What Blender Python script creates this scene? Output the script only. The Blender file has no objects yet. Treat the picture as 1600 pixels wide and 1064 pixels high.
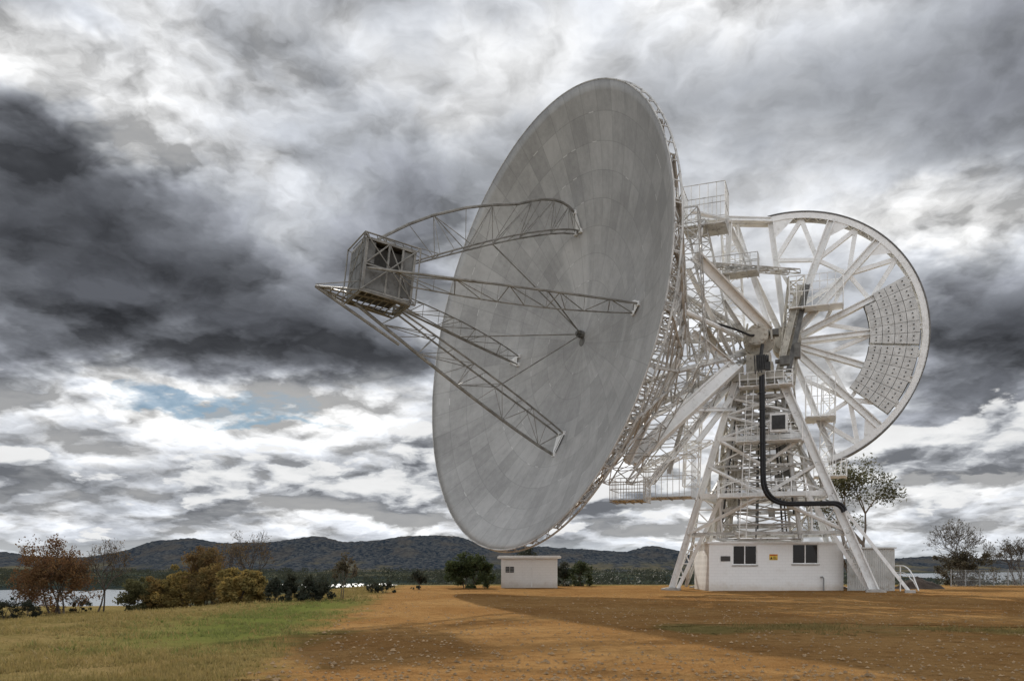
import bpy, math, random
from mathutils import Vector, Matrix, noise
V = Vector; R = math.radians
random.seed(11)
S = bpy.context.scene; COL = S.collection
F = 1300.; HZ = 886.; HC = 1.6
Z = V((0,0,1))
def P(px, py, Y): return V(((px-800)/F*Y, Y, HC+(HZ-py)/F*Y))
def sm(a, b, t):
    t = max(0., min(1., (t-a)/(b-a))); return t*t*(3-2*t)
def lerp(a, b, t): return a+(b-a)*t

# ------------------------------------------------------------------ materials
def nn(nt, t, **kw):
    n = nt.nodes.new(t)
    for k, v in kw.items(): setattr(n, k, v)
    return n
def put(nt, sock, x):
    if hasattr(x, 'is_output'): nt.links.new(x, sock)
    else: sock.default_value = x
def mth(nt, op, a, b=None, c=None, clamp=False):
    n = nn(nt, 'ShaderNodeMath', operation=op, use_clamp=clamp)
    for i, x in enumerate((a, b, c)):
        if x is not None: put(nt, n.inputs[i], x)
    return n.outputs[0]
def mixc(nt, f, a, b, blend='MIX'):
    n = nn(nt, 'ShaderNodeMix', data_type='RGBA', blend_type=blend)
    put(nt, n.inputs[0], f)
    for i, x in ((6, a), (7, b)):
        if hasattr(x, 'is_output'): nt.links.new(x, n.inputs[i])
        else: n.inputs[i].default_value = (*x[:3], 1)
    return n.outputs[2]
def noi(nt, vec, scale, detail=4, rough=.55, dist=0., dim='3D'):
    n = nn(nt, 'ShaderNodeTexNoise', noise_dimensions=dim)
    if vec is not None: nt.links.new(vec, n.inputs['Vector'])
    n.inputs['Scale'].default_value = scale; n.inputs['Detail'].default_value = detail
    n.inputs['Roughness'].default_value = rough; n.inputs['Distortion'].default_value = dist
    return n.outputs[0], n.outputs[1]
def smooth(nt, x, a, b):
    n = nn(nt, 'ShaderNodeMapRange', interpolation_type='SMOOTHSTEP')
    put(nt, n.inputs[0], x); n.inputs[1].default_value = a; n.inputs[2].default_value = b
    return n.outputs[0]
def newmat(name):
    m = bpy.data.materials.new(name); m.use_nodes = True
    nt = m.node_tree; b = nt.nodes['Principled BSDF']
    return m, nt, b
def mat(name, col, rough=.6, var=.18, scale=2., fine=25., bump=0., metal=0., dirt=None, dirtamt=.5, spec=.3):
    m, nt, b = newmat(name)
    tc = nn(nt, 'ShaderNodeTexCoord').outputs['Object']
    a, _ = noi(nt, tc, scale, 3); f, _ = noi(nt, tc, fine, 1)
    s = mth(nt, 'ADD', mth(nt, 'MULTIPLY', a, .7), mth(nt, 'MULTIPLY', f, .3))
    lo = [c*(1-var*1.3) for c in col]; hi = [min(1, c*(1+var)) for c in col]
    c = mixc(nt, smooth(nt, s, .3, .7), lo, hi)
    if dirt:
        d, _ = noi(nt, tc, scale*2.3, 5, .7)
        c = mixc(nt, mth(nt, 'MULTIPLY', smooth(nt, d, .50, .70), dirtamt), c, dirt)
    nt.links.new(c, b.inputs['Base Color'])
    b.inputs['Roughness'].default_value = rough; b.inputs['Metallic'].default_value = metal
    b.inputs['Specular IOR Level'].default_value = spec
    if bump:
        bn = nn(nt, 'ShaderNodeBump'); bn.inputs['Strength'].default_value = bump; bn.inputs['Distance'].default_value = .05
        nt.links.new(f, bn.inputs['Height']); nt.links.new(bn.outputs[0], b.inputs['Normal'])
    return m
WHITE = mat('white_paint', (.83,.83,.82), .38, .05, 1.2, dirt=(.36,.335,.29), dirtamt=.36)
CREAM = mat('cream_paint', (.48,.45,.39), .55, .2, 1.2, dirt=(.11,.09,.07), dirtamt=.75)
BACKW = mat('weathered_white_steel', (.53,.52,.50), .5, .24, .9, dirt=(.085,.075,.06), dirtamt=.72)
LEGM  = mat('galvanised_steel', (.25,.24,.22), .5, .28, 1.5, dirt=(.085,.07,.055), dirtamt=.6)
CABIN = mat('cabin_panel_grey', (.15,.148,.14), .5, .25, 1.2, dirt=(.065,.058,.048), dirtamt=.75)
DARK  = mat('black_rubber', (.014,.014,.016), .45, .2)
DGREY = mat('dark_machinery', (.05,.05,.05), .5, .3, 3)
MGREY = mat('grey_machinery', (.15,.145,.135), .5, .3, 3, dirt=(.05,.042,.035))
RACK  = mat('gear_rack_steel', (.15,.145,.14), .5, .25)
PLATE = mat('counterweight_grey', (.60,.60,.585), .5, .15, 1.6, dirt=(.26,.24,.215), dirtamt=.5)
WOODD = mat('bark_grey', (.09,.074,.06), .9, .3, 3, bump=.4)
BARKL = mat('bark_pale', (.18,.16,.14), .9, .3, 3, bump=.4)
CONC  = mat('concrete_footing', (.42,.40,.37), .85, .2, 2, bump=.3)
GALV  = mat('fence_wire_grey', (.32,.33,.33), .5, .15)
SOIL  = mat('dark_soil', (.06,.045,.035), .95, .35, 1.5, 12, bump=.8)
YELL  = mat('sign_yellow', (.70,.47,.07), .5, .05)
REDS  = mat('sign_red', (.5,.07,.03), .5, .05)
BLACK = mat('sign_black', (.02,.02,.02), .5, .05)
def glassm():
    m, nt, b = newmat('dark_window_glass')
    b.inputs['Base Color'].default_value = (.02,.017,.015,1); b.inputs['Roughness'].default_value = .12; b.inputs['Specular IOR Level'].default_value = .3
    return m
GLASS = glassm()
def blockm():
    m, nt, b = newmat('painted_blockwork')
    tc = nn(nt, 'ShaderNodeTexCoord').outputs['Object']
    mp = nn(nt, 'ShaderNodeMapping'); mp.inputs['Rotation'].default_value = (R(90), 0, 0)
    nt.links.new(tc, mp.inputs[0])
    br = nn(nt, 'ShaderNodeTexBrick'); nt.links.new(mp.outputs[0], br.inputs['Vector'])
    br.inputs['Color1'].default_value = (.85,.85,.84,1); br.inputs['Color2'].default_value = (.83,.83,.82,1)
    br.inputs['Mortar'].default_value = (.77,.77,.76,1); br.inputs['Scale'].default_value = 1.
    br.inputs['Mortar Size'].default_value = .010; br.inputs['Brick Width'].default_value = .4; br.inputs['Row Height'].default_value = .2
    sp = nn(nt, 'ShaderNodeSeparateXYZ'); nt.links.new(tc, sp.inputs[0])
    d, _ = noi(nt, tc, 1.6, 6, .65)
    low = smooth(nt, mth(nt, 'ADD', sp.outputs[2], mth(nt, 'MULTIPLY', d, 1.)), 1.2, .45)
    c = mixc(nt, mth(nt, 'MULTIPLY', low, .5), br.outputs[0], (.42,.33,.22))
    c = mixc(nt, mth(nt, 'MULTIPLY', smooth(nt, d, .5, .8), .22), c, (.5,.47,.42))
    nt.links.new(c, b.inputs['Base Color']); b.inputs['Roughness'].default_value = .7
    return m
BLOCK = blockm()
def leafm(name, a, b2, c3):
    m, nt, b = newmat(name)
    tc = nn(nt, 'ShaderNodeTexCoord').outputs['Object']
    x, _ = noi(nt, tc, 1.3, 3); y, _ = noi(nt, tc, 9, 1)
    c = mixc(nt, smooth(nt, x, .35, .65), a, b2)
    c = mixc(nt, mth(nt, 'MULTIPLY', smooth(nt, y, .5, .7), .6), c, c3)
    nt.links.new(c, b.inputs['Base Color']); b.inputs['Roughness'].default_value = .7
    b.inputs['Specular IOR Level'].default_value = .15
    tr = nn(nt, 'ShaderNodeBsdfTranslucent'); nt.links.new(c, tr.inputs[0])
    ms = nn(nt, 'ShaderNodeMixShader'); ms.inputs[0].default_value = .35
    out = [n for n in nt.nodes if n.type == 'OUTPUT_MATERIAL'][0]
    nt.links.new(b.outputs[0], ms.inputs[1]); nt.links.new(tr.outputs[0], ms.inputs[2]); nt.links.new(ms.outputs[0], out.inputs[0])
    return m
L_RED  = leafm('leaf_red_brown', (.11,.055,.03), (.15,.085,.037), (.075,.06,.026))
L_GOLD = leafm('leaf_golden', (.24,.165,.05), (.14,.115,.04), (.30,.22,.08))
L_RUST = leafm('leaf_rust', (.18,.115,.038), (.11,.09,.035), (.24,.165,.065))
L_BRWN = leafm('leaf_brown', (.16,.095,.04), (.10,.075,.034), (.20,.14,.055))
L_TAN  = leafm('leaf_grey_brown', (.10,.08,.05), (.075,.066,.04), (.14,.115,.06))
L_OLIV = leafm('leaf_olive', (.115,.108,.048), (.075,.075,.034), (.155,.14,.065))
L_GRN  = leafm('leaf_green', (.06,.078,.03), (.04,.055,.024), (.10,.10,.04))
L_DARK = leafm('leaf_dark', (.03,.038,.027), (.045,.048,.032), (.06,.057,.034))
GRASS  = leafm('grass_blades', (.24,.18,.07), (.17,.14,.05), (.31,.235,.11))
GRASSG = leafm('grass_green', (.11,.135,.034), (.14,.15,.05), (.19,.18,.066))

def dishmat():
    m, nt, b = newmat('dish_panel_paint')
    uv = nn(nt, 'ShaderNodeUVMap'); uv.uv_map = 'UVMap'
    sp = nn(nt, 'ShaderNodeSeparateXYZ'); nt.links.new(uv.outputs[0], sp.inputs[0])
    u, v = sp.outputs[0], sp.outputs[1]
    outer = mth(nt, 'GREATER_THAN', v, .42)
    N = mth(nt, 'ADD', 24., mth(nt, 'MULTIPLY', outer, 24.))
    uu = mth(nt, 'MULTIPLY', u, N); vv = mth(nt, 'MULTIPLY', mth(nt, 'POWER', v, 1.15), 9.)
    fu, fv = mth(nt, 'FLOOR', uu), mth(nt, 'FLOOR', vv)
    cb = nn(nt, 'ShaderNodeCombineXYZ'); nt.links.new(fu, cb.inputs[0]); nt.links.new(fv, cb.inputs[1])
    wn = nn(nt, 'ShaderNodeTexWhiteNoise', noise_dimensions='2D'); nt.links.new(cb.outputs[0], wn.inputs[0])
    tc = nn(nt, 'ShaderNodeTexCoord').outputs['Object']
    a, _ = noi(nt, tc, .22, 5, .58); g, _ = noi(nt, tc, 2.2, 8, .74); fg, _ = noi(nt, tc, 22., 3, .7)
    cs = nn(nt, 'ShaderNodeCombineXYZ'); nt.links.new(mth(nt, 'MULTIPLY', u, 120.), cs.inputs[0]); nt.links.new(mth(nt, 'MULTIPLY', v, 6.), cs.inputs[1])
    st, _ = noi(nt, cs.outputs[0], 1., 5, .65)
    t = mth(nt, 'ADD', mth(nt, 'MULTIPLY', wn.outputs[0], .11), mth(nt, 'MULTIPLY', a, .42))
    t = mth(nt, 'ADD', t, mth(nt, 'MULTIPLY', g, .31)); t = mth(nt, 'ADD', t, mth(nt, 'MULTIPLY', st, .18))
    t = mth(nt, 'ADD', t, mth(nt, 'MULTIPLY', fg, .10))
    c = mixc(nt, smooth(nt, t, .38, .74), (.27,.267,.262), (.475,.472,.462))
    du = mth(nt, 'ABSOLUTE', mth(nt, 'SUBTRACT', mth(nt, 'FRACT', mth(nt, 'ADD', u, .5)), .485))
    lit_patch = mth(nt, 'MULTIPLY', smooth(nt, du, .045, .03), mth(nt, 'MULTIPLY', smooth(nt, v, .14, .17), smooth(nt, v, .50, .46)))
    c = mixc(nt, mth(nt, 'MULTIPLY', lit_patch, .5), c, (.60,.595,.58))  # lit upright patch above the vertex, painted into the panel colour
    su = mth(nt, 'ABSOLUTE', mth(nt, 'SUBTRACT', mth(nt, 'FRACT', uu), .5)); sv_ = mth(nt, 'ABSOLUTE', mth(nt, 'SUBTRACT', mth(nt, 'FRACT', vv), .5))
    seam = mth(nt, 'MAXIMUM', mth(nt, 'GREATER_THAN', su, .482), mth(nt, 'GREATER_THAN', sv_, .486))
    c = mixc(nt, mth(nt, 'MULTIPLY', seam, .36), c, (.16,.16,.155))
    wn2 = nn(nt, 'ShaderNodeTexWhiteNoise', noise_dimensions='2D')
    cb2 = nn(nt, 'ShaderNodeCombineXYZ'); nt.links.new(mth(nt, 'FLOOR', mth(nt, 'MULTIPLY', uu, 3.)), cb2.inputs[0]); nt.links.new(mth(nt, 'ADD', mth(nt, 'FLOOR', mth(nt, 'ADD', vv, .5)), 30.), cb2.inputs[1])
    nt.links.new(cb2.outputs[0], wn2.inputs[0])
    seam_light = mth(nt, 'MULTIPLY', mth(nt, 'GREATER_THAN', sv_, .485), mth(nt, 'GREATER_THAN', wn2.outputs[0], .92))
    c = mixc(nt, mth(nt, 'MULTIPLY', seam_light, .65), c, (.78,.78,.77))  # light coming through the seams, painted as bright dashes
    sp2, _ = noi(nt, tc, .9, 9, .8)
    c = mixc(nt, mth(nt, 'MULTIPLY', smooth(nt, sp2, .59, .71), .38), c, (.17,.162,.15))
    low = smooth(nt, v, .6, .05)
    c = mixc(nt, mth(nt, 'MULTIPLY', low, mth(nt, 'MULTIPLY', smooth(nt, st, .42, .66), .38)), c, (.17,.162,.15))
    nt.links.new(c, b.inputs['Base Color']); b.inputs['Roughness'].default_value = .42; b.inputs['Specular IOR Level'].default_value = .45
    bn = nn(nt, 'ShaderNodeBump'); bn.inputs['Strength'].default_value = .2; bn.inputs['Distance'].default_value = .03
    nt.links.new(mth(nt, 'SUBTRACT', mth(nt, 'MULTIPLY', g, .6), mth(nt, 'MULTIPLY', seam, .6)), bn.inputs['Height']); nt.links.new(bn.outputs[0], b.inputs['Normal'])
    return m
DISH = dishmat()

def groundmat():
    m, nt, b = newmat('ground_gravel_and_grass')
    tc = nn(nt, 'ShaderNodeTexCoord').outputs['Object']
    def at(n):
        a = nn(nt, 'ShaderNodeAttribute'); a.attribute_name = n; return a.outputs['Fac']
    zone, lush, far = at('zone'), at('lush'), at('far')
    e, _ = noi(nt, tc, .35, 5, .65); n1, _ = noi(nt, tc, .18, 5, .6); n2, _ = noi(nt, tc, 2.2, 6, .7); n3, _ = noi(nt, tc, 18, 3, .7)
    gz = smooth(nt, mth(nt, 'ADD', zone, mth(nt, 'MULTIPLY', mth(nt, 'SUBTRACT', e, .5), 6.)), -.9, 1.1)
    gv = mixc(nt, smooth(nt, n1, .35, .65), (.245,.128,.047), (.325,.19,.076))
    gv = mixc(nt, mth(nt, 'MULTIPLY', smooth(nt, n2, .45, .7), .75), gv, (.15,.075,.029))
    gv = mixc(nt, mth(nt, 'MULTIPLY', smooth(nt, n3, .5, .75), .6), gv, (.41,.285,.15))
    gr = mixc(nt, smooth(nt, n2, .35, .65), (.21,.16,.065), (.14,.115,.043))
    gr = mixc(nt, mth(nt, 'MULTIPLY', smooth(nt, n1, .48, .62), .65), gr, (.26,.185,.085))
    gr = mixc(nt, lush, gr, mixc(nt, n2, (.09,.125,.026), (.14,.155,.047)))
    gr = mixc(nt, mth(nt, 'MULTIPLY', smooth(nt, n3, .5, .8), .5), gr, (.075,.06,.028))
    mp = nn(nt, 'ShaderNodeMapping'); mp.inputs['Scale'].default_value = (.006,.0026,.01); nt.links.new(tc, mp.inputs[0])
    w, _ = noi(nt, mp.outputs[0], 1.6, 7, .66); w2, _ = noi(nt, mp.outputs[0], .9, 3, .5)
    fr = mixc(nt, smooth(nt, w2, .44, .56), (.040,.048,.034), (.075,.070,.045))
    fr = mixc(nt, smooth(nt, w, .45, .52), fr, (.020,.027,.026))
    c = mixc(nt, gz, gr, gv); c = mixc(nt, far, c, fr)
    nt.links.new(c, b.inputs['Base Color']); b.inputs['Roughness'].default_value = 1.; b.inputs['Specular IOR Level'].default_value = 0.
    bn = nn(nt, 'ShaderNodeBump'); bn.inputs['Strength'].default_value = 1.; bn.inputs['Distance'].default_value = .2
    nt.links.new(mth(nt, 'ADD', mth(nt, 'MULTIPLY', n2, .6), mth(nt, 'MULTIPLY', n3, .4)), bn.inputs['Height']); nt.links.new(bn.outputs[0], b.inputs['Normal'])
    return m
GROUND = groundmat()
def hillmat():
    m, nt, b = newmat('forested_hill')
    tc = nn(nt, 'ShaderNodeTexCoord').outputs['Object']
    mp = nn(nt, 'ShaderNodeMapping'); mp.inputs['Scale'].default_value = (.01,.004,.02); nt.links.new(tc, mp.inputs[0])
    a, _ = noi(nt, mp.outputs[0], .5, 6, .65); f, _ = noi(nt, mp.outputs[0], 9, 5, .74); g, _ = noi(nt, mp.outputs[0], 1.0, 4, .6)
    c = mixc(nt, smooth(nt, f, .40, .60), (.013,.020,.031), (.056,.060,.064))  # bluish aerial haze is mixed into these forest colours
    c = mixc(nt, mth(nt, 'MULTIPLY', smooth(nt, g, .5, .65), .5), c, (.068,.062,.055))
    sp = nn(nt, 'ShaderNodeSeparateXYZ'); nt.links.new(tc, sp.inputs[0])
    low = smooth(nt, sp.outputs[2], 30, 0)
    c = mixc(nt, mth(nt, 'MULTIPLY', low, smooth(nt, a, .48, .56)), c, (.075,.07,.05))
    nt.links.new(c, b.inputs['Base Color']); b.inputs['Roughness'].default_value = 1; b.inputs['Specular IOR Level'].default_value = 0
    return m
def watermat():
    m, nt, b = newmat('lake_water')
    tc = nn(nt, 'ShaderNodeTexCoord').outputs['Object']
    a, _ = noi(nt, tc, .8, 3)
    b.inputs['Base Color'].default_value = (.10,.13,.16,1); b.inputs['Roughness'].default_value = .22; b.inputs['Specular IOR Level'].default_value = .6
    bn = nn(nt, 'ShaderNodeBump'); bn.inputs['Strength'].default_value = .12; nt.links.new(a, bn.inputs['Height']); nt.links.new(bn.outputs[0], b.inputs['Normal'])
    return m

# ------------------------------------------------------------------ mesh builder
class MB:
    def __init__(s): s.v = []; s.f = []; s.m = []
    def poly(s, pts, m=0):
        i = len(s.v); s.v += [tuple(p) for p in pts]; s.f.append(tuple(range(i, i+len(pts)))); s.m.append(m)
    def tube(s, p, q, r, r2=None, n=6, m=0):
        p, q = V(p), V(q); d = q-p
        if d.length < 1e-5: return s
        d.normalize(); r2 = r if r2 is None else r2
        x = d.orthogonal().normalized(); y = d.cross(x); i = len(s.v)
        for c, rr in ((p, r), (q, r2)):
            for k in range(n):
                a = 2*math.pi*k/n; s.v.append(tuple(c+x*(rr*math.cos(a))+y*(rr*math.sin(a))))
        for k in range(n):
            j = (k+1) % n; s.f.append((i+k, i+j, i+n+j, i+n+k)); s.m.append(m)
        s.f.append(tuple(i+k for k in reversed(range(n)))); s.m.append(m)
        s.f.append(tuple(i+n+k for k in range(n))); s.m.append(m)
        return s
    def path(s, pts, r, n=6, m=0):
        for a, b in zip(pts, pts[1:]): s.tube(a, b, r, None, n, m)
        return s
    def box(s, c, x, y, z, m=0):
        c, x, y, z = V(c), V(x), V(y), V(z); i = len(s.v)
        for sx, sy, sz in ((-1,-1,-1),(1,-1,-1),(1,1,-1),(-1,1,-1),(-1,-1,1),(1,-1,1),(1,1,1),(-1,1,1)):
            s.v.append(tuple(c+x*sx+y*sy+z*sz))
        for f in ((0,3,2,1),(4,5,6,7),(0,1,5,4),(1,2,6,5),(2,3,7,6),(3,0,4,7)):
            s.f.append(tuple(i+k for k in f)); s.m.append(m)
        return s
    def abox(s, x0, x1, y0, y1, z0, z1, m=0):
        return s.box(((x0+x1)/2,(y0+y1)/2,(z0+z1)/2), ((x1-x0)/2,0,0), (0,(y1-y0)/2,0), (0,0,(z1-z0)/2), m)
    def beam(s, p, q, w, h, up=Z, m=0):
        p, q = V(p), V(q); d = (q-p); L = d.length; d.normalize()
        x = d.cross(up)
        if x.length < 1e-3: x = d.orthogonal()
        x.normalize(); y = x.cross(d)
        return s.box((p+q)/2, x*w/2, d*L/2, y*h/2, m)
    def ibeam(s, p, q, w, h, up=Z, m=0):
        p, q = V(p), V(q); d = (q-p).normalized(); x = d.cross(up).normalized(); y = x.cross(d)
        t = min(w, h)*.16
        for sg in (-1, 1): s.beam(p+x*sg*(w/2-t/2), q+x*sg*(w/2-t/2), t, h, up, m)
        return s.beam(p, q, w-2*t-.004, t, up, m)
    def build(s, name, mats, parent=None, sharp=True, label=None):
        me = bpy.data.meshes.new(name); me.from_pydata(s.v, [], s.f)
        if not isinstance(mats, (list, tuple)): mats = [mats]
        for m in mats: me.materials.append(m)
        me.polygons.foreach_set('material_index', s.m)
        if not sharp: me.polygons.foreach_set('use_smooth', [True]*len(s.f))
        me.update()
        o = bpy.data.objects.new(name, me); COL.objects.link(o)
        if parent: setpar(o, parent)
        if label: o['label'] = label
        return o
def setpar(o, parent):
    o.parent = parent
    if parent.type == 'EMPTY': o.matrix_parent_inverse = Matrix.Translation(-parent.location)
def thing(name, label, cat, loc, group=None):
    o = bpy.data.objects.new(name, None); COL.objects.link(o); o.location = loc; o.empty_display_size = .3
    o['label'] = label; o['category'] = cat
    if group: o['group'] = group
    return o
def tag(o, label, cat, group=None):
    o['label'] = label; o['category'] = cat
    if group: o['group'] = group
    return o
def bez(p0, p1, p2, m=8): return [p0*(1-t)**2+p1*(2*t*(1-t))+p2*t*t for t in [i/m for i in range(m+1)]]

# ------------------------------------------------------------------ terrain
def XL(y): return -2.9-.098*y
def H(x, y):
    L = sm(0, 24, XL(y)-x)*sm(14, 58, y)
    h = -2.3*L
    near = 1-sm(120, 200, y)
    h += (.05+.16*sm(0, 6, XL(y)-x))*near*noise.noise((x*.13, y*.13, .3))
    h += .03*near*noise.noise((x*.6, y*.6, 2.3))
    dr = sm(74, 195, y)
    return h*(1-dr)-9.0*dr
def zone(x, y):
    r = min(x-XL(y), (73-y)*.5)
    if x > 26: r = min(r, 3.0-(x-26)*.10+2.4*noise.noise((x*.15, y*.25, 7)))
    if x > 0 and y < 30:
        r = min(r, lerp(6, 0, sm(1, 5, x))+abs(y-21.2)*1.1-1.1+1.7*noise.noise((x*.35, y*.5, 3)))
    return max(-20, min(20, r))
def lushf(x, y):
    c = XL(y)-2.2
    return math.exp(-((x-c)/2.2)**2)*sm(14, 20, y)*(1-sm(36, 46, y))*.9
def hit(px, py):
    Y = 12.
    while Y < 72:
        p = P(px, py, Y)
        if p.z <= H(p.x, p.y): return V((p.x, p.y, H(p.x, p.y)))
        Y += .2
    p = P(px, py, 71.5); return V((p.x, p.y, H(p.x, p.y)))
def axis(lo, hi, step, far, g):
    a = []; x = lo
    while x <= hi: a.append(x); x += step
    s = step
    up = []
    x = hi
    while x < far: s *= g; x += s; up.append(x)
    return a, up
xa, xu = axis(-48, 46, .8, 14000, 1.22)
xs = [-(v-46)-48 for v in reversed(xu)]+xa+xu
ya, yu = axis(6, 80, .7, 14000, 1.13)
ys = [-200,-90,-40,-18,-8,-2,2]+ya+yu
def sheet(name, keep, lift):
    idx = {}; v = []; f = []
    def vid(i, j):
        if (i, j) not in idx:
            idx[(i, j)] = len(v); v.append((xs[i], ys[j], H(xs[i], ys[j])+lift))
        return idx[(i, j)]
    for j in range(len(ys)-1):
        for i in range(len(xs)-1):
            if keep(i, j): f.append((vid(i, j), vid(i+1, j), vid(i+1, j+1), vid(i, j+1)))
    me = bpy.data.meshes.new(name); me.from_pydata(v, [], f); me.materials.append(GROUND)
    for an, fn in (('zone', zone), ('lush', lushf), ('far', lambda x, y: max(sm(78, 150, y), sm(60, 140, abs(x))))):
        at = me.attributes.new(an, 'FLOAT', 'POINT'); at.data.foreach_set('value', [fn(p[0], p[1]) for p in v])
    me.polygons.foreach_set('use_smooth', [True]*len(f))
    o = bpy.data.objects.new(name, me); COL.objects.link(o); o['kind'] = 'structure'; return o
sheet('ground', lambda i, j: True, 0.)
sheet('gravel_yard', lambda i, j: min(zone(xs[i], ys[j]), zone(xs[i+1], ys[j+1])) > 0, .012)

WATER = watermat()
def lake(name, pts):
    b = MB(); b.poly(pts); o = b.build(name, WATER); o['kind'] = 'structure'; return o
def outline(px0, px1, Y0, Y1, z, seed):
    near = []; farp = []
    for k in range(33):
        px = lerp(px0, px1, k/32); e = min(k, 32-k)/5.; e = min(1, e)
        yc = (Y0+Y1)/2
        y0 = lerp(yc, Y0*(1+.10*noise.noise((k*.4, seed, 0))), e); y1 = lerp(yc, Y1*(1+.12*noise.noise((k*.45, seed, 5))), e)
        near.append(V(((px-800)/F*y0, y0, z))); farp.append(V(((px-800)/F*y1, y1, z)))
    return near+list(reversed(farp))
lake('lake', outline(-700, 330, 205, 380, -8.7, 1))
lake('lake', outline(340, 640, 430, 520, -8.7, 9))
lake('lake', outline(1340, 2600, 560, 1750, -8.7, 4))

RID = [(-900,850),(-300,866),(0,861),(60,870),(120,872),(190,862),(240,845),(300,840),(345,848),(420,847),(470,840),(500,836),(535,847),(590,844),(630,837),(690,836),(725,839),(750,851),(830,853),(900,857),(960,861),(1060,865),(1110,870),(1250,873),(1390,873),(1450,869),(1520,873),(1600,875),(1800,872),(2500,868)]
def ridge(px):
    for (a, ya_), (b, yb_) in zip(RID, RID[1:]):
        if a <= px <= b: return lerp(ya_, yb_, (px-a)/(b-a))
    return 870
b = MB(); NX = 900; NYh = 48
pxs = [lerp(-900, 2500, i/NX) for i in range(NX+1)]
rzs = [(HZ-sum(ridge(px+d) for d in (-12,-6,0,6,12))/5)/F*3000+HC for px in pxs]
for j in range(NYh+1):
    t = j/NYh; Y = lerp(1900, 4200, t)
    for px, rz in zip(pxs, rzs):
        X = (px-800)/F*Y
        pr = sm(0, .5, t)*(1-.5*sm(.52, 1, t))
        fold = max(0., noise.noise((X*.0032, Y*.0011, 3))); fold2 = noise.noise((X*.008, Y*.003, 9))
        g = 1+(1.5*fold+.45*fold2-.15)*(1-sm(.22, .46, t))
        z = -9.5+(rz+9.5)*pr*g+(3*noise.noise((X*.02, Y*.012, 1))+4.2*noise.noise((X*.15, Y*.1, 1)))*sm(.05, .3, t)
        b.v.append((X, Y, z))
for j in range(NYh):
    for i in range(NX):
        a = j*(NX+1)+i; b.f.append((a, a+1, a+NX+2, a+NX+1)); b.m.append(0)
b.build('hills', hillmat(), sharp=False)['kind'] = 'structure'

# ------------------------------------------------------------------ vegetation
def rv(): 
    return V((random.gauss(0,1), random.gauss(0,1), random.gauss(0,1))).normalized()
def leaf(b, p, s):
    x = rv(); y = x.orthogonal().normalized()*(s*random.uniform(.35,.6)); x = x*s
    b.poly((p-x, p+y, p+x, p-y))
def plant(name, label, cat, base, h, w, stems, lm, bark, n, ls, seed, lean=0., bare=False, trunkf=.25, depth=4, fill=0, fz=(.05,1.), group=None):
    random.seed(seed)
    root = thing(name, label, cat, base, group)
    tb = MB(); tips = []
    def grow(p, d, L, r, lev):
        q = p
        for k in range(2):
            d2 = (d+rv()*.22+Z*.05).normalized(); q2 = q+d2*(L/2)
            tb.tube(q, q2, r*(1-.2*k), r*(.8-.2*k), 5 if lev < 2 else 4); q = q2; d = d2
        if lev >= 2: tips.append(q)
        if lev >= depth: return
        for _ in range(random.choice((2,3,3))):
            nd = (d+rv()*.85); nd.x *= 1+.4*(w/h-.6); nd.normalize()
            if nd.z < -.2: nd.z *= -.4
            grow(q, nd, L*random.uniform(.6,.85), max(r*(.64 if bare else .58), .012 if bare else .006), lev+1)
    for k in range(stems):
        d0 = V((random.uniform(-.25,.25)*(stems > 1)*2*w/h+lean, random.uniform(-.25,.25)*(stems > 1), 1)).normalized()
        grow(V(base)-Z*.1+V((random.uniform(-.1,.1)*w*(stems > 1), 0, 0)), d0, h*trunkf, h*.019/(1+.25*(stems-1))+.012, 0)
    zs = [v[2]-base[2] for v in tb.v]; xsx = [v[0]-base[0] for v in tb.v]
    kz = h*(.97 if bare else .9)/max(zs); half = max(abs(min(xsx)), abs(max(xsx)))
    kx = (w*.5)/max(half, .01)*(1. if bare else .88)
    kx = min(kx, kz*1.8)
    fit = lambda v: V((base[0]+(v[0]-base[0])*kx, base[1]+(v[1]-base[1])*kx, base[2]+(v[2]-base[2])*kz))
    tb.v = [tuple(fit(v)) for v in tb.v]; tips = [fit(t) for t in tips]
    tb.build('trunk', bark, root)
    if n or fill:
        cb = MB()
        if n:
            per = max(1, n//len(tips)); cr = min(h, w)*(.07 if bare else .12)
            for t in tips:
                k = random.random()
                for _ in range(int(per*(.3+1.4*k*k*1.5))):
                    o = rv()*cr*random.random()**.5; o.z *= .7
                    leaf(cb, t+o, ls*random.uniform(.6,1.3))
        if fill:
            z0, z1 = h*fz[0], h*fz[1]; nc = max(14, fill//90)
            for c_ in range(nc):
                d = rv(); rr = random.uniform(.45,1.)*(.82+.95*noise.noise(d*1.9+V((seed,0,0))))
                if d.z < 0: rr = max(rr, random.uniform(.5,1.05))
                c0 = V(base)+V((d.x*w*.5*rr, d.y*w*.5*rr, lerp(z0, z1, .5+.5*d.z*rr)))
                cr = min(w, h)*random.uniform(.07,.18)
                for _ in range(int(fill/nc*random.uniform(.5,1.5))):
                    o = rv()*cr*random.random()**.4; o.z *= .8; q = c0+o
                    if q.z > base[2]+.03: leaf(cb, q, ls*random.uniform(.55,1.3))
        cb.build('crown', lm, root)
    return root
def pl(name, label, cat, px, py, hpx, wpx, *a, **k):
    p = hit(px, py); s = p.y/F
    return plant(name, label, cat, p, hpx*s, wpx*s, *a, **k)
pl('tree', 'red-brown leafed tree at the far left with a rounded crown', 'tree', 85, 958, 116, 116, 5, L_RED, WOODD, 3500, .10, 1, trunkf=.18, fill=9500, fz=(-.05,1.))
pl('bare_tree', 'leafless tree with thin twigs right of the red-brown tree', 'tree', 158, 947, 122, 92, 2, L_BRWN, WOODD, 300, .07, 2, bare=True, depth=6)
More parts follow.
